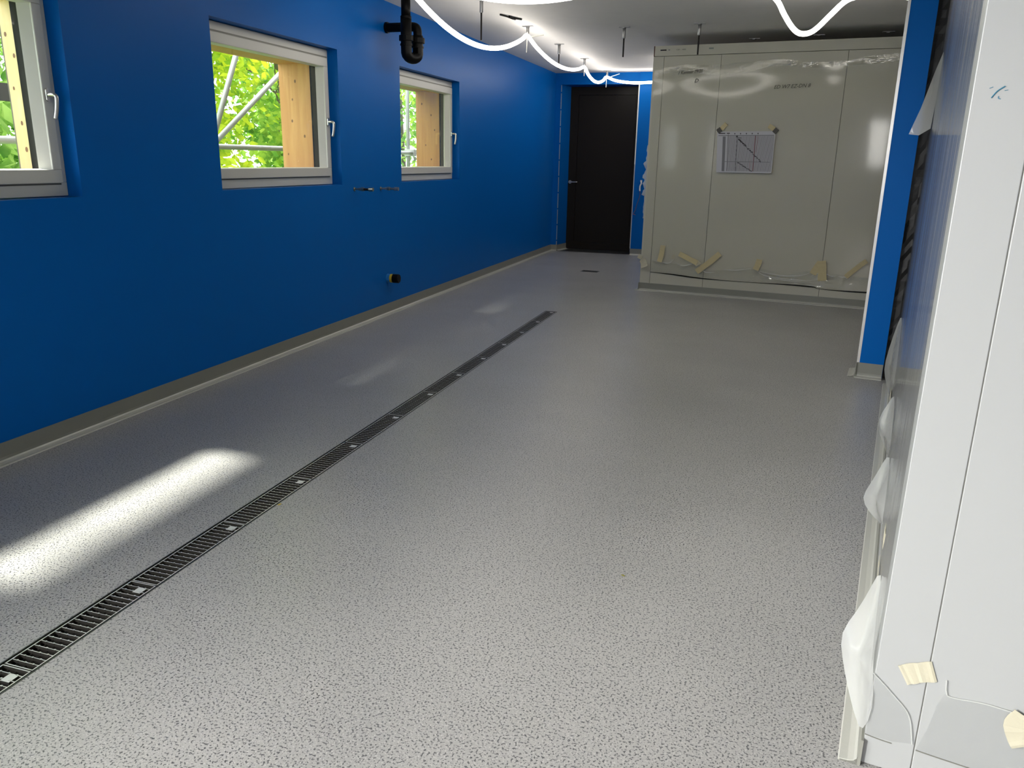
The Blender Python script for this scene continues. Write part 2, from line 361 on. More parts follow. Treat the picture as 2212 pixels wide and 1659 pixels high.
# ------------------------------------------------------------------ door in the back wall recess
d = empty('door_1', (.70, YD, 0)); tag(d, kind='structure')
fr = MB(); x0, x1, zt = .160, 1.255, 2.60
fr.box(x0, x0 + .135, YD - .01, YD + .06, 0.01, zt); fr.box(x1 - .03, x1, YD - .01, YD + .06, .01, zt); fr.box(x0 + .135, x1 - .03, YD - .01, YD + .06, 2.455, zt)
P(fr.build('door_frame', m_door), d)
P(MB().box(x0 + .139, x1 - .034, YD, YD + .05, .012, 2.451).build('door_leaf', m_door), d)
P(MB().box(x0, x1, YD - .014, YD + .05, .006, .13).build('kick_rail', m_door, bevel=.002), d)
P(MB().box(x0, x1, YD + .052, YD + .07, 0, zt).build('door_backing', m_seal), d)
hp = P(MB().tube([(.200, YD - .011, 1.10), (.200, YD - .022, 1.10)], .027, 16).build('handle_rosette', m_alu), d)
lv = MB().tube(catmull([(.200, YD - .02, 1.10), (.200, YD - .055, 1.10), (.212, YD - .063, 1.10), (.335, YD - .063, 1.102)], 5), .010, 10).build('handle_lever', m_alu, smooth=True); lv.parent = hp; lv.matrix_parent_inverse = Matrix.Translation(-d.location)
lv.matrix_parent_inverse = Matrix.Translation(Vector((0, 0, 0)))
sill = MB().box(.10, 1.325, YB - .03, YD, .0, .004); P(sill.build('threshold', m_steel_dark), d)
# unpainted metal corner beads on the recess edges
cb = empty('corner_bead', (.100, YB, 0)); tag(cb, 'segmented bare metal corner bead left of the dark door', 'corner bead')
zz = .10
while zz < 2.56:
    l = .235 if zz > .15 else .06
    P(MB().box(.093, .105, YB - .004, YB + .003, zz, min(zz + l, 2.575)).build('bead_segment', m_alu), cb); zz += l + .020
cb2 = empty('corner_bead', (1.325, YB - .03, 0)); tag(cb2, 'pale continuous metal corner bead right of the dark door', 'corner bead')
P(MB().box(1.317, 1.330, YB - .036, YB - .027, .10, 1.40).build('bead_lower', m_alu), cb2)
P(MB().box(1.315, 1.331, YB - .037, YB - .027, 1.40, 2.58).build('bead_upper', m_white), cb2)
# socket with loose cable
sk = empty('cable_connector', (1.442, 12.745, 1.09)); tag(sk, 'small white connector with loose wire on blue wall beside the door', 'connector')
P(MB().box(1.425, 1.455, 12.738, 12.75, 1.135, 1.165).build('wall_clip', m_white, bevel=.003), sk)
P(MB().tube(catmull([(1.443, 12.735, 1.14), (1.446, 12.72, 1.11), (1.430, 12.72, 1.08), (1.428, 12.72, 1.03), (1.432, 12.72, 1.00)], 5), .012, 8).build('plug_body', m_white, smooth=True), sk)
P(MB().tube(catmull([(1.432, 12.72, 1.0), (1.435, 12.72, .93), (1.42, 12.72, .87), (1.395, 12.72, .79), (1.375, 12.72, .70), (1.345, 12.72, .645), (1.36, 12.72, .640), (1.385, 12.72, .632)], 6), .0045, 6).build('wire', m_wire, smooth=True), sk)

# ------------------------------------------------------------------ far cold room (pale panels, wrapped in film)
TP = frame((2.024, 9.200), -6.8)          # (s along the front, depth, z)
cr = empty('cold_room', TP(0, 0, 0)); tag(cr, 'pale grey panelled cold room wrapped in clear film beside the dark door', 'cold room')
PZ0, PZ1, PZT = .086, 2.536, 2.640
joints = [0.0, .118, .727, 1.962, 3.2, 4.4]
for k in range(len(joints) - 1):
    a, b = joints[k] + (.0018 if k else 0), joints[k + 1] - .0018
    o = MB().box(a, b, 0, .10, PZ0 - .08, PZ1 - .002, TP).build('corner_post' if k == 0 else 'wall_panel', m_panel, bevel=.002); P(o, cr)
P(MB().box(0.004, 4.4, .012, .09, .02, PZ1, TP).build('joint_core', m_joint), cr)
P(MB().box(0.012, 4.4, -.004, .10, PZ1 + .002, PZT, TP).build('top_channel', m_panel, bevel=.002), cr)
P(MB().box(0.0, 0.012, -.002, .10, PZ1 + .002, PZT, TP).build('edge_strip', m_rust), cr)
P(MB().box(0, .10, .10, 3.45, .0, PZT, TP).build('side_panel', m_panel), cr)
P(MB().box(.1, 4.4, .10, 3.45, PZT - .10, PZT - .0, TP).build('roof_panel', m_panel), cr)
TPo = lambda a, n, z: TP(a, -n, z)
baseboard('baseboard_partition', [(TPo, -.012, 4.4), (lambda a, n, z: TP(-n, a, z), -.03, 3.3)], h=.088)
# clear film on the front
def sheet(name, T, top, bot, material, parent=None, nz=10, n=60, amp=.004, off=-.004, seed=1, hemfold=0.0):
    rnd = random.Random(seed); ph = [rnd.uniform(0, 6.28) for _ in range(6)]
    def interp(tab, s):
        for (a, za), (b, zb) in zip(tab, tab[1:]):
            if a <= s <= b: t = (s - a) / (b - a); t = t * t * (3 - 2 * t); return za + (zb - za) * t
        return tab[-1][1] if s > tab[-1][0] else tab[0][1]
    s0, s1 = top[0][0], top[-1][0]; mb = MB()
    for i in range(n + 1):
        s = s0 + (s1 - s0) * i / n
        zt_, zb_ = interp(top, s), interp(bot, s)
        for j in range(nz + 1):
            v = j / nz; z = zb_ + (zt_ - zb_) * v
            dd = off - amp * (1 + .5 * math.sin(9 * s + ph[0]) * math.sin(3.1 * z + ph[1]) + .5 * math.sin(23 * s + ph[2] + 2 * z))
            if hemfold: dd -= hemfold * math.exp(-((v) / .06) ** 2) + hemfold * .6 * math.exp(-((1 - v) / .04) ** 2)
            mb.v.append(T(s, dd, z))
    for i in range(n):
        for j in range(nz):
            q = i * (nz + 1) + j; mb.f.append((q, q + nz + 1, q + nz + 2, q + 1))
    return mb.build(name, material, parent, smooth=True)
fo = sheet('protective_film', TP, [(.02, 2.42), (.135, 2.422), (.349, 2.444), (.725, 2.433), (.927, 2.45), (1.294, 2.47), (1.654, 2.429), (1.956, 2.433), (2.161, 2.469), (2.6, 2.505), (3.2, 2.45)],
      [(.02, .222), (.121, .219), (.365, .211), (.715, .190), (1.143, .187), (1.631, .195), (1.891, .190), (1.954, .176), (2.193, .171), (2.6, .178), (3.2, .18)], m_film, nz=44, n=110, amp=.00022, hemfold=.010, seed=4)
tag(fo, 'clear plastic film stretched over the far pale panels', 'plastic film')
hemo = sheet('film_hem', TP, [(.12, .363), (.517, .318), (.78, .285), (1.285, .350), (1.619, .304), (1.872, .357), (2.081, .338), (2.6, .318)],
      [(.12, .235), (.365, .215), (.715, .20), (1.143, .195), (1.631, .20), (1.891, .195), (2.193, .18), (2.6, .18)], m_hem, nz=14, n=140, amp=.006, off=-.012, seed=9)
hemo.parent = fo
hemt = sheet('film_hem', TP, [(.135, 2.425), (.349, 2.447), (.725, 2.436), (.927, 2.453), (1.294, 2.473), (1.654, 2.432), (1.956, 2.436), (2.161, 2.472), (2.6, 2.508)],
      [(.135, 2.36), (.349, 2.37), (.725, 2.33), (.927, 2.34), (1.294, 2.41), (1.654, 2.38), (1.956, 2.39), (2.161, 2.40), (2.6, 2.44)], m_hem, nz=8, n=140, amp=.005, off=-.012, seed=12)
hemt.parent = fo
hg = MB(); pts = [(.121, .217), (.365, .208), (.715, .188), (1.143, .184), (1.631, .191), (1.891, .187), (1.954, .173), (2.193, .168), (2.6, .174)]
cc = catmull([(a, z, 0) for a, z in pts], 8)
hg.tube([TP(q.x, -.004, q.y) for q in cc], [.0022 + .0055 * abs(math.sin(k * .13)) ** 2 for k in range(len(cc))], 6)
hg.build('hem_shadow_line', m_seal, fo)  # dark tube painting the shadow line under the film hem
for pts in ([(.13, .362), (.22, .345), (.33, .335), (.385, .385)], [(.39, .36), (.48, .318), (.56, .33), (.62, .36)], [(.70, .30), (.76, .262), (.86, .272)], [(1.30, .325), (1.42, .300), (1.60, .284), (1.76, .300), (1.87, .345)], [(1.30, .318), (1.40, .272), (1.60, .252), (1.80, .250), (1.92, .262)], [(1.45, .25), (1.65, .235), (1.9, .232)], [(1.99, .345), (2.06, .318), (2.12, .325)], [(2.13, .318), (2.22, .312)], [(1.86, .30), (1.93, .335), (1.96, .30)], [(.93, .305), (1.10, .31), (1.27, .345)]):
    cc = catmull([(a, z, 0) for a, z in pts], 7); cr_ = MB()
    cr_.tube([TP(q.x, -.023, q.y) for q in cc], [.0006 + .0042 * math.sin(math.pi * k / (len(cc) - 1)) ** 1.5 for k in range(len(cc))], 6); cr_.build('crease_highlight', m_crease, fo, smooth=True)  # milky ridges painting bright highlights along the hem creases
for (a, z, w_, h_, r_) in ((.33, 2.385, .05, .03, .5), (.40, 2.37, .025, .05, .2), (.93, 2.40, .02, .06, -.5), (.90, 2.36, .05, .025, .3), (1.02, 2.38, .025, .02, 0), (.84, 2.34, .025, .025, 0), (.78, 2.345, .03, .02, .2), (1.45, 2.425, .02, .02, 0)):
    k_ = 10; ring = [TP(a + math.cos(t) * w_ * .5 * (1 + .3 * math.sin(3 * t)) + math.sin(t) * h_ * r_ * .5, -.013 - .004 * math.sin(t), z + math.sin(t) * h_ * .5) for t in [2 * math.pi * q / k_ for q in range(k_)]]
    pk = MB(); pk.v = ring + [TP(a, -.020, z)]; pk.f = [(q, (q + 1) % k_, k_) for q in range(k_)]; pk.build('film_pucker', m_hem, fo, smooth=True)
# masking tape strips
def tape(T, pts, width, material, label, off=-.026, curl=0.0, group=None, cat='tape'):
    """a strip along pts in (s, z), laid on the surface T(s, depth, z)"""
    path = catmull([(a, 0, z) for a, z in pts], 5); mb = MB(); k = len(path)
    for i, q in enumerate(path):
        t = (path[min(i + 1, k - 1)] - path[max(i - 1, 0)]).normalized(); nx = Vector((-t.z, 0, t.x)) * (width / 2 * (1 + .03 * math.sin(5 * i)))
        lift = off - curl * (i / (k - 1)) ** 2 - .0006 * math.sin(2.3 * i)
        for sg in (-1, 1):
            for dp in (0, -.0012): mb.v.append(T(q.x + nx.x * sg, lift + dp, q.z + nx.z * sg))
    for i in range(k - 1):
        a = i * 4; b = a + 4
        mb.f += [(a, b, b + 2, a + 2), (a + 1, a + 3, b + 3, b + 1), (a, a + 1, b + 1, b), (a + 2, b + 2, b + 3, a + 3)]
    mb.f += [(0, 2, 3, 1), ((k - 1) * 4, (k - 1) * 4 + 1, (k - 1) * 4 + 3, (k - 1) * 4 + 2)]
    o = mb.build('masking_tape', material); tag(o, label, cat, group); return o
G = 'masking tape along the film hem of the far cold room'
tape(TP, [(.252, .530), (.240, .42), (.226, .345)], .055, m_tape, 'short upright masking tape strip at left end of the far film hem', curl=.02, group=G)
tape(TP, [(.385, .435), (.376, .385)], .035, m_tape_p, 'tiny pale tape scrap between upright and slanting strips', group=G)
tape(TP, [(.445, .450), (.56, .400), (.66, .362)], .055, m_tape, 'masking tape strip slanting down to right, folded at its end', curl=.03, group=G)
tape(TP, [(.60, .392), (.655, .365), (.675, .34)], .060, m_tape_p, 'pale curled tape end over the slanting strip', off=-.036, curl=.02, group=G)
tape(TP, [(.895, .480), (.78, .370), (.655, .262)], .062, m_tape, 'long masking tape strip rising to right across panel joint', curl=.008, group=G)
tape(TP, [(1.322, .445), (1.312, .39), (1.293, .330)], .062, m_tape, 'single upright masking tape piece in middle of the film hem', curl=.02, group=G)
tape(TP, [(1.945, .455), (1.915, .40), (1.878, .325)], .070, m_tape, 'left-leaning strip of the tape pair over right panel joint', group=G)
tape(TP, [(1.952, .470), (1.968, .37), (1.982, .262)], .085, m_tape, 'upright strip of the tape pair over right panel joint', off=-.030, group=G)
tape(TP, [(2.385, .500), (2.30, .420), (2.205, .320)], .050, m_tape, 'masking tape strip rising to right beside the blue pillar', curl=.006, group=G)
tape(TP, [(.020, .360), (.045, .320), (.062, .275)], .075, m_tape_p, 'pale folded tape on the corner post of the far cold room', curl=.03, group=G)
tape(TP, [(-.035, .395), (-.005, .380), (.012, .370)], .050, m_tape_p, 'pale tape end poking out past the far corner post', off=-.006, group=G)
# loose film along the corner post
lf = MB(); rnd = random.Random(3); pr = None
for i in range(40):
    z = 1.62 - i * .0205; n_ = .006 + .024 * abs(math.sin(i * .53 + .8 * math.sin(i * .31))) * (1.5 if 8 < i < 27 else .35) * rnd.uniform(.6, 1.2)
    a = TP(.004, -.002, z); b = TP(-n_, .004 + .006 * math.sin(i * 1.7), z + .006 * math.sin(i * 2.1))
    lf.v += [a, b]
    if i: k = len(lf.v); lf.f.append((k - 4, k - 3, k - 1, k - 2))
tag(lf.build('loose_film', m_flap, smooth=True), 'crumpled film edge hanging at the far cold room corner by the connector', 'plastic film')

# schedule sheet taped to the film
pp = empty('schedule_sheet', TP(1.05, -.02, 1.35)); tag(pp, 'white printed schedule sheet with a stepped chart taped to the far panels', 'paper sheet')
pc = [(.778, 1.346), (1.352, 1.348), (1.350, 1.772), (.752, 1.765)]     # lower left, lower right, upper right, upper left
def pq(u, v, off=0.0):
    lo = Vector((pc[0][0] + (pc[1][0] - pc[0][0]) * u, pc[0][1] + (pc[1][1] - pc[0][1]) * u)); hi = Vector((pc[3][0] + (pc[2][0] - pc[3][0]) * u, pc[3][1] + (pc[2][1] - pc[3][1]) * u))
    q = lo.lerp(hi, v); bow = -.020 - .012 * (1 - v) ** 2 - .010 * max(0, u - .8) * (1 - v) * 5
    return TP(q.x, bow + off, q.y)
pm = MB(); NU, NV = 12, 10
for lay in (0, .0012):
    for j in range(NV + 1):
        for i in range(NU + 1): pm.v.append(pq(i / NU, j / NV, lay))
n1 = (NU + 1) * (NV + 1)
for j in range(NV):
    for i in range(NU):
        q = j * (NU + 1) + i; pm.f.append((q, q + 1, q + NU + 2, q + NU + 1)); pm.f.append((n1 + q, n1 + q + NU + 1, n1 + q + NU + 2, n1 + q + 1))
P(pm.build('sheet', m_paper, smooth=True), pp)
def prn(rects, name, material, off=-.0012):
    mb = MB()
    for (u0, u1, v0, v1) in rects:
        st = 8 if v1 - v0 > .3 else 1
        for k in range(st):
            a, b = v0 + (v1 - v0) * k / st, v0 + (v1 - v0) * (k + 1) / st
            mb.quad(pq(u0, a, off), pq(u1, a, off), pq(u1, b, off), pq(u0, b, off))
    P(mb.build(name, material), pp)['kind'] = 'stuff'
prn([(.205 + k * .0197, .213 + k * .0197, .035, .89) for k in range(40)] + [(.10, .15, .03, .88), (.02, .98, .895, .91), (.10, .96, .26, .272)], 'grid_lines', m_inkgrey)
prn([(.0 + .03, .14, .945, .965), (.17, .22, .945, .965), (.36, .43, .835, .85), (.335, .36, .86, .895)] + [(.30 + .10 * k, .315 + .10 * k, .93, .96) for k in range(5)] + [(.0 + .345, .355, .035, .90), (.19, .197, .035, .93)], 'chart_marks', m_ink)
rnd = random.Random(5); st1 = []
for k in range(34):
    u = .37 + k * .0125; v = .80 - k * .0162 + rnd.uniform(-.012, .012); st1.append((u, u + rnd.uniform(.012, .035), v, v + .014))
for k in range(20):
    u = .375 + k * .0135; v = .245 - k * .0112 + rnd.uniform(-.008, .008); st1.append((u, u + rnd.uniform(.010, .03), v, v + .012))
for k in range(14):
    u = .37 + k * .010; v = .795 - k * .0105; st1.append((u, u + .02, v, v + .012))
prn(st1, 'chart_bars', m_ink, -.0018)
prn([(.66, .672, .035, .90), (.60, .607, .035, .3), (.70, .706, .5, .9)], 'red_lines', m_inkred, -.0015)
for (s0, z0, s1, z1) in ((.755, 1.762, .790, 1.790), (1.332, 1.788, 1.368, 1.760)):
    o = tape(TP, [(s0, z0), ((s0 + s1) / 2, (z0 + z1) / 2), (s1, z1)], .052, m_tape_g, 'x', off=-.026); del o['label']; del o['category']; o.name = 'corner_tape'; P(o, pp)
for (s0, z0, s1, z1) in ((.790, 1.79, .842, 1.845), (1.275, 1.825, 1.335, 1.79)):
    o = tape(TP, [(s0, z0), ((s0 + s1) / 2, (z0 + z1) / 2), (s1, z1)], .045, m_tape, 'x', off=-.022); del o['label']; del o['category']; o.name = 'tape_tail'; P(o, pp)
# handwriting and stickers on the far cold room
def text(s, body, T, a, z, size, material, name, parent, depth, slant=.2, rot=0.0, width=None):
    c = bpy.data.curves.new(name, 'FONT'); c.body = body; c.size = size; c.shear = slant; c.resolution_u = 2; c.extrude = .0004
    o = bpy.data.objects.new(name, c); COL.objects.link(o); bpy.context.view_layer.update()
    m = bpy.data.meshes.new_from_object(o.evaluated_get(bpy.context.evaluated_depsgraph_get())); bpy.data.objects.remove(o)
    xs = [v.co.x for v in m.vertices]; sc = width / (max(xs) - min(xs)) if width else 1
    for v in m.vertices:
        x, y_, e = v.co.x * sc, v.co.y, v.co.z; v.co = T(a + x * math.cos(rot) - y_ * math.sin(rot), depth - e, z + x * math.sin(rot) + y_ * math.cos(rot))
    m.materials.clear(); oo = link(name, m, material); P(oo, parent); return oo
m_writ = mat('faded_marker', (.10, .10, .09), rough=.8)
text(None, '1 Kammer 09/20', TP, .282, 2.345, .050, m_writ, 'handwriting', cr, -.022, slant=.4, rot=.06, width=.26)
text(None, 'D', TP, .462, 2.262, .055, m_writ, 'handwriting', cr, -.022, slant=.4)
text(None, 'ED W7 EZ-DN 8', TP, 1.286, 2.185, .052, m_writ, 'handwriting', cr, -.022, slant=.3, rot=.03, width=.355)
P(MB().box(.072, .138, -.0050, -.003, 2.590, 2.603, TP).build('sticker', m_ink), cr)
P(MB().box(.158, .176, -.0050, -.003, 2.592, 2.602, TP).build('sticker', m_inkgrey), cr)
text(None, '120 - 400', TP, .24, 2.591, .018, m_writ, 'printed_label', cr, -.0045, slant=0, width=.10)
P(MB().box(.59, .638, -.0050, -.003, 2.590, 2.606, TP).build('sticker', mat('grey_green_sticker', (.25, .28, .25), rough=.7)), cr)

# ------------------------------------------------------------------ blue pillar at the right
TQ = frame((4.074, 5.897), -8.3)
tag(MB().box(.012, .168, 0, .22, 0, H, TQ).build('wall_pillar', m_blue), kind='structure')
tag(MB().box(-.006, .012, -.004, .030, .105, H - .002, TQ).build('trim_1', m_alu), kind='structure')
TQo = lambda a, n, z: TQ(a, -n, z)
baseboard('baseboard_pillar', [(TQo, -.010, .166), (lambda a, n, z: TQ(-n - .004, a, z), -.03, .22)], h=.104)
# rough black membrane in the gap
mb = MB(); rnd = random.Random(2); nzb = 60
for i in range(nzb + 1):
    z = H * i / nzb
    for j in range(5): mb.v.append(TQ(.160 + j * .03, .055 + rnd.uniform(-.005, .005), z))
for i in range(nzb):
    for j in range(4): q = i * 5 + j; mb.f.append((q, q + 1, q + 6, q + 5))
tag(mb.build('black_membrane', m_black_gloss), 'crumpled black membrane filling the gap between blue pillar and near panels', 'membrane')

# ------------------------------------------------------------------ near cold room at the right edge (white panels, film on its side)
SO = (3.714, 1.833)
TN = frame(SO, -8.3)                    # (s to the right, depth, z)
TS = lambda a, n, z: TN(-n, a, z)       # side: (along, out, z)
nr = empty('cold_room', TN(0, 0, 0)); tag(nr, 'white panelled cold room filling the right edge of the picture', 'cold room')
NZ0, NZT = .072, 2.68
P(MB().box(0, .1092, 0, .10, .004, NZT, TN).build('corner_post', m_panel_w, bevel=.002), nr)
P(MB().box(.1108, 1.20, 0, .10, .004, NZT, TN).build('front_panel', m_panel_w, bevel=.002), nr)
P(MB().box(1.203, 2.4, 0, .10, .004, NZT, TN).build('front_panel', m_panel_w, bevel=.002), nr)
P(MB().box(.004, 2.4, .002, .09, .03, NZT - .01, TN).build('joint_core', m_joint), nr)
for a, b in ((.1025, 1.30), (1.303, 2.50), (2.503, 3.95)):
    P(MB().box(0, .10, a, b, NZ0, NZT, TN).build('side_panel', m_panel_w, bevel=.002), nr)
P(MB().box(0.006, .09, .10, 3.94, .0, NZT - .01, TN).build('joint_core', m_joint), nr)
P(MB().box(.1, 2.4, .1, 3.95, NZT - .1, NZT, TN).build('roof_panel', m_panel_w), nr)
P(MB().box(2.3, 2.4, .1, 3.95, 0, NZT, TN).build('side_panel', m_panel_w), nr)
baseboard('baseboard_cold_room', [(TS, -.012, 3.95)], h=.074)
# blue pen mark on the front
pm_ = MB()
for pts, r in (([(.034, 1.568), (.042, 1.580), (.054, 1.589)], .0012), ([(.028, 1.5855), (.034, 1.588)], .0006), ([(.0455, 1.571), (.046, 1.567), (.050, 1.566)], .0008), ([(.054, 1.581), (.060, 1.582)], .0005)):
    pm_.tube([TN(a, -.0008, z) for a, z in catmull([(x, z, 0) for x, z in pts], 4) for a, z in [(a, z)]] if False else [TN(q.x, -.0008, q.y) for q in catmull([(x, z, 0) for x, z in pts], 4)], r, 5)
P(pm_.build('pen_mark', m_pen), nr)
# film over the long side
def side_film():
    mb = MB(); na, nz_ = 60, 50
    for i in range(na + 1):
        a = .004 + 3.93 * i / na
        for j in range(nz_ + 1):
            v = j / nz_; z = .26 + .03 * math.sin(2.1 * a) + v * 2.38
            n = .0045 + .0016 * math.sin(2.3 * a + .9 * z) + .0007 * math.sin(6.1 * a + .6 * z + 1) + .004 * math.exp(-(v / .05) ** 2)
            mb.v.append(TS(a, n, z))
    for i in range(na):
        for j in range(nz_): q = i * (nz_ + 1) + j; mb.f.append((q, q + 1, q + nz_ + 2, q + nz_ + 1))
    return mb.build('protective_film', m_film_side, smooth=True)
sf = side_film(); tag(sf, 'glossy clear film stretched along the side of the near white cold room', 'plastic film')
def flap(name, pts, label, centre=None, material=None, sub=1, thick=.0006, cat='plastic film', group=None):
    """fan of film: pts are (along, out, z) round the rim; centre is pushed out"""
    bm = bmesh.new(); n = len(pts)
    c = centre or tuple(sum(p[k] for p in pts) / n for k in range(3))
    vs_ = [bm.verts.new(TS(*p)) for p in pts]; mid = [bm.verts.new(TS(*[(p[k] * .5 + c[k] * .5) + random.uniform(-.011, .011) * (k == 1) + random.uniform(-.008, .008) * (k == 2) for k in range(3)])) for p in pts]; cv = bm.verts.new(TS(*c))
    for i in range(n):
        j = (i + 1) % n; bm.faces.new((vs_[i], vs_[j], mid[j], mid[i])); bm.faces.new((mid[i], mid[j], cv))
    bmesh.ops.recalc_face_normals(bm, faces=bm.faces); m = bpy.data.meshes.new(name); bm.to_mesh(m); bm.free()
    for q in m.polygons: q.use_smooth = True
    o = link(name, m, material or m_flap); s_ = o.modifiers.new('sub', 'SUBSURF'); s_.levels = s_.render_levels = sub
    tag(o, label, cat, group); return o
# loose pieces hanging from the film
GF = 'loose film flaps on the side of the near cold room'
flap('film_flap', [(3.45, .004, 2.06), (3.42, .030, 1.96), (3.40, .075, 1.76), (3.40, .118, 1.618), (3.40, .065, 1.612), (3.42, .010, 1.65), (3.45, .004, 1.78), (3.46, .002, 1.92)], 'sharp triangular film flap sticking out in front of the blue pillar', centre=(3.41, .045, 1.76), group=GF, sub=0)
flap('film_flap', [(3.3, .006, .62), (3.25, .026, .55), (3.2, .056, .383), (3.2, .066, .268), (3.2, .036, .186), (3.0, .006, .14), (2.75, .004, .22), (2.6, .004, .34), (2.9, .004, .50)], 'long teardrop film flap beside the foot of the blue pillar', centre=(3.0, .030, .33), group=GF)
flap('film_flap', [(2.05, .008, .45), (1.95, .030, .40), (1.9, .067, .346), (1.9, .050, .267), (1.85, .006, .212), (1.6, .006, .26), (1.5, .006, .34), (1.7, .006, .42)], 'torn scrap of film taped to the hem, second up from the large front flap', centre=(1.8, .040, .32), group=GF)
flap('film_flap', [(1.30, .006, .410), (1.24, .031, .361), (1.2, .060, .29), (1.2, .088, .228), (1.2, .052, .178), (1.05, .010, .20), (.85, .006, .28), (.95, .006, .36)], 'broad milky film flap just above the large front flap', centre=(1.1, .040, .28), group=GF)
flap('film_flap', [(.36, .006, .385), (.28, .030, .34), (.22, .056, .289), (.20, .091, .230), (.17, .075, .175), (.12, .052, .12), (.06, .022, .075), (-.006, .006, .085), (-.008, -.01, .17), (-.006, .004, .25), (.05, .006, .27), (.16, .006, .31)], 'large folded film flap at the bottom corner of the near white panel', centre=(.13, .045, .21), group=GF)
# flat film pieces on the near front
TF = lambda a, n, z: TN(a, -n, z)
def flat_film(name, pts, label, c, bulge=.003):
    bm = bmesh.new(); n = len(pts); vs_ = [bm.verts.new(TF(a, .002, z)) for a, z in pts]; cv = bm.verts.new(TF(c[0], bulge, c[1]))
    for i in range(n): bm.faces.new((vs_[i], vs_[(i + 1) % n], cv))
    bmesh.ops.recalc_face_normals(bm, faces=bm.faces); m = bpy.data.meshes.new(name); bm.to_mesh(m); bm.free()
    for q in m.polygons: q.use_smooth = True
    o = link(name, m, m_filmfront); tag(o, label, 'plastic film'); return o
m_filmfront = film_material('clear_film_front', haze=.10, rough=.12, bump=.5, bscale=(30, 30, 30), tint=(.93, .935, .935))
flat_film('film_corner', [(-.004, .262), (.020, .240), (.046, .217), (.070, .194), (.086, .172), (.097, .140), (.103, .098), (.060, .088), (-.002, .088)], 'clear film corner folded round onto the near corner post', (.04, .15))
flat_film('film_sheet', [(.150, .256), (.165, .252), (.230, .258), (.300, .255), (.50, .25), (.80, .26), (.80, .07), (.40, .072), (.227, .080), (.160, .083), (.113, .086), (.128, .15), (.138, .22)], 'clear film strip along the foot of the near white front panel', (.25, .16))
ed = MB()
ed.tube([TF(q.x, .004, q.y) for q in catmull([(.148, .293, 0), (.152, .262, 0), (.165, .252, 0), (.230, .258, 0), (.300, .255, 0), (.50, .25, 0)], 6)], .0014, 5)
ed.build('film_edge', m_flap, bpy.data.objects['film_sheet'])
ed = MB(); ed.tube([TF(q.x, .004, q.y) for q in catmull([(-.004, .262, 0), (.046, .217, 0), (.086, .172, 0), (.103, .098, 0)], 6)], .0014, 5); ed.build('film_edge', m_flap, bpy.data.objects['film_corner'])
sh = MB(); sh.tube([TF(q.x, .001, q.y) for q in catmull([(.113, .083, 0), (.160, .080, 0), (.227, .077, 0), (.40, .069, 0)], 6)], .0016, 5); sh.build('hem_shadow_line', m_joint, bpy.data.objects['film_sheet'])  # thin dark line painted as shade under the film edge
sh = MB(); sh.tube([TF(q.x, .001, q.y) for q in catmull([(0, .087, 0), (.035, .083, 0), (.06, .082, 0)], 6)], .0014, 5); sh.build('hem_shadow_line', m_joint, bpy.data.objects['film_corner'])
tape(TN, [(.058, .277), (.085, .292), (.121, .306)], .052, m_tape_p, 'crinkled cream tape across the joint of the near white panel', off=-.004, curl=-.002)
tape(TN, [(.312, .255), (.300, .222), (.322, .180)], .055, m_tape_p, 'cream tape at the right picture edge on the near film strip', off=-.008)
tape(lambda a, d_, z: TS(a, -d_, z), [(.55, .30), (.40, .285), (.33, .22)], .03, m_tape_p, 'curled cream tape inside the large folded film flap', off=-.012)
tape(lambda a, d_, z: TS(a, -d_, z), [(.60, .372), (.52, .372)], .05, m_tape_p, 'round cream tape dab on the near film hem', off=-.008)
tape(lambda a, d_, z: TS(a, -d_, z), [(2.9, .215), (2.6, .23)], .05, m_tape_p, 'cream tape dab under the teardrop film flap', off=-.012)

# ------------------------------------------------------------------ slot drain
TR = lambda x, y, z: (x, y, z)
ch = empty('drain_channel', (1.423, (DY0 + DY1) / 2, 0)); tag(ch, 'long recessed steel drain channel running along the grey floor', 'drain channel')
tr = MB(); z0 = -.085
tr.quad((DX0, DY0, z0), (DX1, DY0, z0), (DX1, DY1, z0), (DX0, DY1, z0)); tr.quad((DX0 + .002, DY0, z0), (DX0 + .002, DY1, z0), (DX0 + .002, DY1, -.006), (DX0 + .002, DY0, -.006)); tr.quad((DX1 - .002, DY0, z0), (DX1 - .002, DY1, z0), (DX1 - .002, DY1, -.006), (DX1 - .002, DY0, -.006))
tr.quad((DX0, DY1 - .002, z0), (DX1, DY1 - .002, z0), (DX1, DY1 - .002, -.006), (DX0, DY1 - .002, -.006)); tr.quad((DX0, DY0 + .002, z0), (DX1, DY0 + .002, z0), (DX1, DY0 + .002, -.006), (DX0, DY0 + .002, -.006))
P(tr.build('trough', m_trough), ch)
for x in (DX0, DX1 - .004): P(MB().box(x, x + .004, DY0, DY1, -.03, .0012).build('channel_rail', m_steel_dark), ch)
P(MB().box(DX0, DX1, DY1 - .006, DY1, -.03, .0012).build('end_rail', m_steel_dark), ch)
gx0, gx1 = DX0 + .0095, DX1 - .0105; L_ = .4955
mrail = MB().box(-.0021, .0021, 0, L_, -.024, -.0008).mesh('rail'); mend = MB().box(gx0, gx1, -.0018, .0018, -.024, -.0008).mesh('end_bar')
mbar_ = MB().box(gx0, gx1, -.0014, .0014, -.024, -.0016)
for x in (gx0 + .0215, gx0 + .0515, gx0 + .0815): mbar_.box(x - .003, x + .003, -.0026, .0026, -.006, -.0006)
mbar = mbar_.mesh('cross_bar')
mlong = MB().tube([(0, 0, -.0125), (0, L_, -.0125)], .0016, 6).mesh('long_rod')
mclip = MB().box(-.016, .016, -.017, .013, -.005, -.0012).box(-.016, .016, -.0185, -.017, -.020, -.0012).mesh('latch_clip')
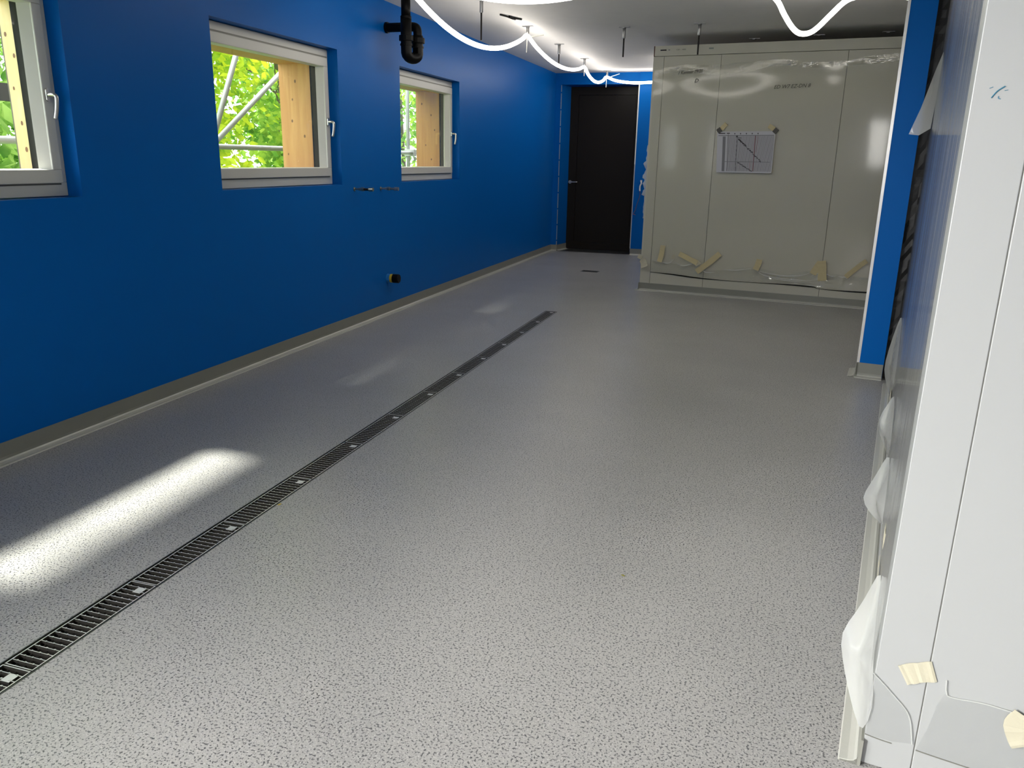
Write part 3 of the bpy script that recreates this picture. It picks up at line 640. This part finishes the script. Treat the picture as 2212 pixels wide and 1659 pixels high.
m_side = mat('side_shade_steel', (.045, .042, .036), rough=.5, metal=.3)
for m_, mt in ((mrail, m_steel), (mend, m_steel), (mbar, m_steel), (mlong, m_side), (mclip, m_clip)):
    m_.materials.append(mt); m_.materials.append(m_side)      # bright tops; sides coloured dark for the shade between bars
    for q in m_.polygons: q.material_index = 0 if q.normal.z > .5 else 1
n = 0; ye = .451; order = []
while ye < 7.40: order.append(ye); ye += .500
for n, y0 in enumerate(order):
    from_end = len(order) - n
    g = empty('drain_grate', (1.423, y0, 0))
    ords = ['', 'first', 'second', 'third', 'fourth', 'fifth', 'sixth', 'seventh', 'eighth', 'ninth', 'tenth', 'eleventh', 'twelfth', 'thirteenth', 'fourteenth'][from_end]
    tag(g, 'steel drain grate, %s from the far end of the channel' % ords, 'drain grate', 'grates laid end to end in the floor channel')
    def inst(nm, me, loc): o = link(nm, me, None); o.parent = g; o.location = Vector(loc) - g.location; return o
    for x in (gx0 + .0017, gx1 - .0017): inst('side_rail', mrail, (x, y0 + .002, 0))
    inst('end_bar', mend, (0, y0 + .0036, 0)); inst('end_bar', mend, (0, y0 + L_ + .0004, 0))
    for k in range(1, 20): inst('cross_bar', mbar, (0, y0 + .002 + k * L_ / 20, 0))
    for x in (gx0 + .0215, gx0 + .0515, gx0 + .0815): inst('long_rod', mlong, (x, y0 + .002, 0))
    inst('latch_clip', mclip, (1.442, y0 + .458, 0))
# square floor gully
TG = frame((1.032, 10.462), -4)
gl = empty('floor_gully', (1.14, 10.52, 0)); tag(gl, 'small rectangular dark floor gully in front of the door', 'floor drain')
gm = MB(); gm.box(0, .235, -.0, .012, 0, .0025, TG); gm.box(0, .235, .128, .14, 0, .0025, TG); gm.box(0, .012, .012, .128, 0, .0025, TG); gm.box(.223, .235, .012, .128, 0, .0025, TG)
P(gm.build('gully_frame', m_steel_dark), gl)
P(MB().box(.012, .223, .012, .128, .0003, .0010, TG).build('gully_shade_sheet', m_trough), gl)  # dark sheet on the floor painting the shaded depth of the gully
for k in range(9): P(MB().box(.014, .221, .018 + k * .0125, .023 + k * .0125, .001, .0022, TG).build('gully_slat', mat('dark_slat', (.03, .03, .03), rough=.5) if k == 0 else bpy.data.materials['dark_slat']), gl)

# ------------------------------------------------------------------ ceiling rods and LED rope
def rod(x, y, label, L=.285, group='hanger rods on the ceiling', short=False, sl=.105):
    r_ = empty('hanger_rod', (x, y, H)); tag(r_, label, 'hanger rod', group)
    pl = MB(); pl.box(x - .055, x + .055, y - .020, y + .020, H - .006, H); pl.tube([(x, y, H - .007), (x, y, H - .014)], .022, 6)
    P(pl.build('mounting_plate', m_zinc), r_)
    if short: return r_
    P(MB().tube([(x, y, H - .010), (x, y, H - .05), (x, y, H - sl), (x, y, H - sl - .006)], [.016, .0155, .015, .012], 12).build('sleeve', m_zinc, smooth=True), r_)
    P(MB().tube([(x, y, H - sl), (x, y, H - L)], .008, 8).build('threaded_rod', m_rod), r_)
    return r_
rod(.861, 6.923, 'hanger rod in the near left of the ceiling above the LED rope sag', L=.33)
rod(.848, 8.360, 'hanger rod with the nearest visible tied LED rope peak', L=.11, sl=.095)
rod(.845, 9.668, 'hanger rod hanging free just touching the LED rope', L=.27)
rod(.848, 11.026, 'hanger rod carrying the middle rope tie near the door', L=.11, sl=.095)
rod(.870, 12.486, 'hanger rod above the door carrying the last rope tie', L=.10, sl=.09)
rod(1.798, 8.597, 'bare hanger rod alone in the middle of the ceiling', L=.285)
rod(2.553, 8.513, 'bare hanger rod in front of the far cold room top edge', L=.285)
rod(.85, 5.17, 'hanger rod where the LED rope turns across from the left row', L=.11, sl=.095)
rod(2.55, 5.62, 'hanger rod between the two cross swags of LED rope', L=.11, sl=.095)
rod(3.20, 6.96, 'hanger rod at left end of the narrow LED rope loop', L=.08, sl=.06)
for (x, y, l_) in ((3.044, 9.613, 'left'), (3.697, 9.465, 'middle'), (4.35, 9.366, 'right')):
    rod(x, y, 'dark mounting plate above the far cold room, %s of three' % l_, group='mounting plates above the far cold room', short=True)
def sag(A, B, drop, n=9):
    A, B = Vector(A), Vector(B); return [A.lerp(B, t) - Vector((0, 0, 4 * drop * t * (1 - t))) for t in [k / n for k in range(n + 1)]]
path = []
path += [(4.35, 7.25, 2.675), (4.12, 7.1, 2.68), (3.90, 7.02, 2.675), (3.777, 7.0, 2.645), (3.68, 7.0, 2.555), (3.60, 7.0, 2.470), (3.545, 7.0, 2.428), (3.488, 7.0, 2.417), (3.44, 7.0, 2.432), (3.39, 7.0, 2.480), (3.33, 7.0, 2.565), (3.275, 7.0, 2.655), (3.20, 6.96, 2.70), (3.05, 6.75, 2.67), (2.85, 6.2, 2.63), (2.55, 5.62, 2.655)]
path += [tuple(q) for q in sag((2.55, 5.62, 2.655), (.85, 5.16, 2.655), .220, 10)[1:]]
kz = lambda y: 2.372 + .1147 * (y - 6.76) ** 2
path += [(.85, yy, kz(yy)) for yy in (5.35, 5.62, 5.9, 6.2, 6.5, 6.8, 7.1, 7.4, 7.7, 8.0, 8.2)] + [(.85, 8.34, 2.655)]
path += [tuple(q) for q in sag((.85, 8.34, 2.655), (.85, 11.02, 2.640), .138, 9)[1:]]
path += [tuple(q) for q in sag((.85, 11.02, 2.640), (.865, 12.48, 2.655), .125, 7)[1:]]
path += [(1.0, 12.46, 2.605), (1.18, 12.45, 2.575), (1.36, 12.45, 2.567), (1.60, 12.45, 2.577), (1.80, 12.40, 2.60), (1.93, 12.2, 2.63), (2.0, 11.8, 2.56), (2.02, 11.4, 2.54), (2.02, 11.1, 2.50), (2.0, 10.95, 2.42)]  # unseen tail behind the cold room corner, added to brighten the far wall
rp = catmull(path, 4)
lo = MB().tube(rp, .0198, 10).build('led_rope_light', m_led, smooth=True); tag(lo, 'glowing white LED rope light swagged below the ceiling', 'rope light')
GT = 'cable ties holding the LED rope'
def tie(x, y, z, tails, label):
    t = empty('cable_tie', (x, y, z)); tag(t, label, 'cable tie', GT)
    P(MB().tube([(x, y + .024 * math.cos(a), z + .030 * math.sin(a)) for a in [2 * math.pi * k / 14 for k in range(15)]], .0035, 6, cap=False).build('loop', m_tie), t)
    for tl in tails: P(MB().tube([(x, y, z - .02)] + [tl], .0042, 6).build('tail', m_tie), t)
tie(.85, 8.34, 2.66, [(.845, 8.34, 2.495), (1.02, 8.36, 2.66)], 'white cable tie with two loose tails at the nearest rope peak')
tie(.85, 11.02, 2.645, [(.85, 11.02, 2.53)], 'white cable tie with short tail at the middle rope peak')
tie(.865, 12.48, 2.66, [(.862, 12.48, 2.51), (1.06, 12.48, 2.70)], 'white cable tie above the dark door')
# black cable stub on the ceiling
cs = MB(); cs.tube(catmull([(.79, 7.64, 2.742), (.83, 7.72, 2.738), (.85, 7.78, 2.735), (.88, 7.84, 2.738), (.91, 7.93, 2.743)], 5), .009, 6); cs.tube(catmull([(.845, 7.74, 2.738), (.86, 7.80, 2.734), (.865, 7.87, 2.738)], 4), .012, 6)
tag(cs.build('cable_stub', m_black), 'short black squiggle of cable lying against the ceiling', 'cable')

# ------------------------------------------------------------------ black drain trap
tp = empty('drain_trap', (.25, 6.72, 2.5)); tag(tp, 'black plastic waste pipe with U trap high on the blue wall', 'pipe')
A = (.249, 6.72); B = (.302, 6.84)
P(MB().tube([(A[0], A[1], H), (A[0], A[1], 2.60)], .040, 20).build('down_pipe', m_black, smooth=True), tp)
P(MB().tube([(A[0], A[1], 2.60), (A[0], A[1], 2.585), (A[0], A[1], 2.575)], [.047, .047, .043], 20).build('socket_collar', m_black), tp)
mid = lambda t: (A[0] + (B[0] - A[0]) * t, A[1] + (B[1] - A[1]) * t)
U = [(A[0], A[1], 2.58), (A[0], A[1], 2.46), (A[0], A[1], 2.36), (A[0], A[1], 2.31)] + [(*mid(.5 - .5 * math.cos(t)), 2.31 - .040 * math.sin(t)) for t in [math.pi * k / 8 for k in range(1, 8)]] + [(B[0], B[1], 2.31), (B[0], B[1], 2.38), (B[0], B[1], 2.46)]
P(MB().tube(U, .047, 18).build('trap_bend', m_black, smooth=True), tp)
for q, z in ((A, 2.425), (B, 2.42)):
    nt_ = MB(); ng = 16
    nt_.tube([(q[0], q[1], z + .022), (q[0], q[1], z - .022)], .062, ng)
    c_ = P(nt_.build('union_nut', m_black, bevel=.003), tp)
    rb = MB().tube([(q[0], q[1], z - .045), (q[0], q[1], z - .060)], .053, 16); P(rb.build('rib_ring', m_black), tp)
P(MB().tube(catmull([(B[0], B[1], 2.44), (B[0], B[1], 2.49), (B[0] - .012, B[1], 2.522), (B[0] - .05, B[1], 2.533), (.16, B[1], 2.533), (.002, B[1], 2.533)], 6), .038, 18).build('wall_arm', m_black, smooth=True), tp)
P(MB().tube([(.0, B[1], 2.533), (.022, B[1], 2.533)], .046, 20).build('wall_flange', m_black), tp)

# ------------------------------------------------------------------ taps and capped pipe on the blue wall
def tap(y, z, label, mm):
    t = empty('pipe_stub', (0, y, z)); tag(t, label, 'pipe fitting', 'capped water pipe stubs below the window gap')
    seq = [('wall_rosette', 0, .006, .016, m_brass), ('thin_pipe', .006, .045, .008, mm), ('reducer', .045, .070, .012, mm), ('hex_nut', .070, .092, .017, m_brass), ('threaded_neck', .092, .140, .010, m_rod if mm is m_brass else m_brass), ('end_cap', .140, .178, .016, mm)]
    for nm, a, b, r, mt in seq: P(MB().tube([(a, y, z), (b, y, z)], r, 6 if 'hex' in nm else 14).build(nm, mt), t)
tap(6.162, 1.172, 'capped metal pipe stub on blue wall, nearer one below the middle windows', m_brass)
tap(6.653, 1.164, 'capped metal pipe stub on blue wall, farther one beside the third window', m_zinc)
ps = empty('capped_pipe', (0, 6.75, .338)); tag(ps, 'black capped pipe with yellow collar low on the blue wall', 'pipe')
P(MB().tube([(0, 6.75, .338), (.035, 6.75, .338)], .040, 20).build('blue_sleeve', m_bluecap), ps)
P(MB().tube([(.035, 6.75, .338), (.060, 6.75, .338)], .041, 20).build('yellow_collar', m_yellow), ps)
P(MB().tube([(.060, 6.75, .338), (.115, 6.75, .338), (.120, 6.75, .338)], [.042, .042, .038], 20).build('black_cap', m_black), ps)

# ------------------------------------------------------------------ bits on the floor
def leaf_bit(x, y, l, a, col, label):
    mb = MB(); pts = [(-l, 0, .001), (-l * .3, l * .35, .003), (l * .5, l * .3, .004), (l, 0, .001), (l * .4, -l * .35, .003), (-l * .4, -l * .3, .002)]
    c, s_ = math.cos(a), math.sin(a); q = [(x + px * c - py * s_, y + px * s_ + py * c, z) for px, py, z in pts]
    mb.v = q + [(x, y, .006)]; mb.f = [(i, (i + 1) % 6, 6) for i in range(6)]
    tag(mb.build('fallen_leaf', col), label, 'leaf')
leaf_bit(2.990, 2.554, .010, -.6, mat('olive_leaf', (.26, .24, .03), rough=.6), 'tiny olive leaf lying alone on the near grey floor')
leaf_bit(1.497, 2.66, .012, 1.2, mat('yellow_leaf', (.50, .36, .03), rough=.6), 'tiny yellow leaf at the right edge of the drain channel')

# ------------------------------------------------------------------ outside: scaffold and trees
def pole(a, b, label, r=.024, material=None):
    tag(MB().tube([a, b], r, 12).build('scaffold_tube', material or m_tube, smooth=True), label, 'scaffold tube', 'scaffold tubes outside the windows')
X = -1.2
pole((X - .06, 5.60, 1.264), (X - .06, 8.6, 3.143), 'rising diagonal scaffold tube outside the middle window')
pole((X, 5.85, 1.417), (X, 6.9, 3.279), 'steep scaffold tube at left of the middle window')
pole((X + .06, 2.2, 1.495), (X + .06, 11.6, 1.500), 'horizontal scaffold rail outside the windows')
pole((X, 9.857, -.25), (X, 9.857, 4.0), 'upright scaffold standard outside the far window')
pole((X, 5.80, -.25), (X, 5.80, 4.0), 'upright scaffold standard just left of the middle window opening')
pole((X, 2.3, -.25), (X, 2.3, 4.0), 'upright scaffold standard outside the near window')
cp = MB().box(X - .04, X + .10, 9.82, 9.90, 1.455, 1.54); cp.tube([(X + .06, 9.93, 1.45), (X + .06, 9.93, 1.40)], .02, 8)
tag(cp.build('scaffold_coupler', m_tube, bevel=.006), 'scaffold coupler clamping rail to upright outside the far window', 'coupler')
bo = MB().box(-2.35, -2.30, 2.0, 5.4, 1.80, 1.93); tag(bo.build('scaffold_board', m_scaf_dark), 'dark scaffold toe board outside the near window', 'board')

def tree(name, x, y, h0, h1, rad, nleaf, material, label, ls=.05, ry=None, trunk=True, seed=0, dens=1.0):
    rnd = random.Random(seed); t = empty(name, (x, y, -.25)); tag(t, label, 'tree', 'trees beyond the windows')
    ry = ry or rad; mb = MB()
    clumps = [(x + rnd.uniform(-.8, .8) * rad, y + rnd.uniform(-.9, .9) * ry, h0 + (h1 - h0) * rnd.random(), rnd.uniform(.25, .55) * rad) for _ in range(46)]
    for k in range(nleaf):
        cx_, cy_, cz_, cr_ = clumps[k % len(clumps)]
        v = Vector((rnd.gauss(0, 1), rnd.gauss(0, 1), rnd.gauss(0, 1))).normalized() * cr_ * rnd.uniform(.55, 1.0)
        c = Vector((cx_, cy_, cz_)) + v * Vector((1, 1.2, .9)).length / 1.8
        n_ = Vector((rnd.gauss(.35, .6), rnd.gauss(-.25, .6), rnd.gauss(.6, .5))).normalized(); a = n_.orthogonal().normalized(); a.rotate(Matrix.Rotation(rnd.uniform(0, 6.28), 3, n_)); b = n_.cross(a)
        L2 = ls * rnd.uniform(.6, 1.25); i = len(mb.v)
        mb.v += [tuple(c - a * L2), tuple(c - b * L2 * .55 + n_ * .008), tuple(c + a * L2 * .35 - b * L2 * .5), tuple(c + a * L2), tuple(c + a * L2 * .35 + b * L2 * .5), tuple(c + b * L2 * .55 + n_ * .008)]
        mb.f += [(i, i + 1, i + 2, i + 3), (i, i + 3, i + 4, i + 5)]
    m = bpy.data.meshes.new('foliage'); m.from_pydata(mb.v, [], mb.f); m.update(); fo_ = link('foliage', m, material); fo_['kind'] = 'stuff'; P(fo_, t)
    br = MB(); br.tube(catmull([(x, y, -.25), (x + .05, y + .03, h0 * .5), (x - .04, y, (h0 + h1) / 2), (x, y, h1 * .92)], 4), [.07 - .055 * k / 12 for k in range(13)], 8)
    P(br.build('trunk', m_bark, smooth=True), t)
    bb = MB()
    for (cx_, cy_, cz_, cr_) in clumps[::3]:
        zz_ = max(h0 * .4, cz_ - .5); bb.tube([(x, y, zz_), ((x + cx_) / 2, (y + cy_) / 2, (zz_ + cz_) / 2 + .05), (cx_, cy_, cz_)], [.016, .011, .004], 5)
    P(bb.build('branches', m_bark), t)
tree('broadleaf_tree', -3.6, 4.9, .3, 4.3, 1.2, 5200, m_leafC, 'soft green broadleaf tree outside the near window', ls=.085, seed=1)
tree('broadleaf_tree', -3.4, 8.3, .9, 4.6, 1.15, 6500, m_leafA, 'yellow-green sunlit tree outside the middle window', ls=.062, seed=2)
tree('broadleaf_tree', -3.3, 10.2, .2, 4.4, 1.1, 5600, m_leafB, 'bright green tree seen between tubes of the middle window', ls=.065, seed=3)
tree('broadleaf_tree', -3.6, 12.6, .3, 5.0, 1.2, 5600, m_leafC, 'green tree at left in the far window', ls=.06, seed=4)
tree('broadleaf_tree', -3.5, 14.6, .3, 5.0, 1.2, 5600, m_leafB, 'pale green tree at right in the far window', ls=.06, seed=5)
tree('broadleaf_tree', -5.6, 6.0, 1.0, 12.0, 1.5, 11000, m_leafB, 'tall tree standing behind the near and middle window trees', ls=.09, seed=6)
tree('broadleaf_tree', -5.8, 9.2, 1.0, 12.5, 1.7, 12000, m_leafC, 'tall dark tree standing behind the middle window trees', ls=.09, seed=7)
tree('broadleaf_tree', -6.2, 14.8, 1.0, 9.0, 1.9, 6500, m_leafC, 'tall tree far behind the far window', ls=.09, seed=8)
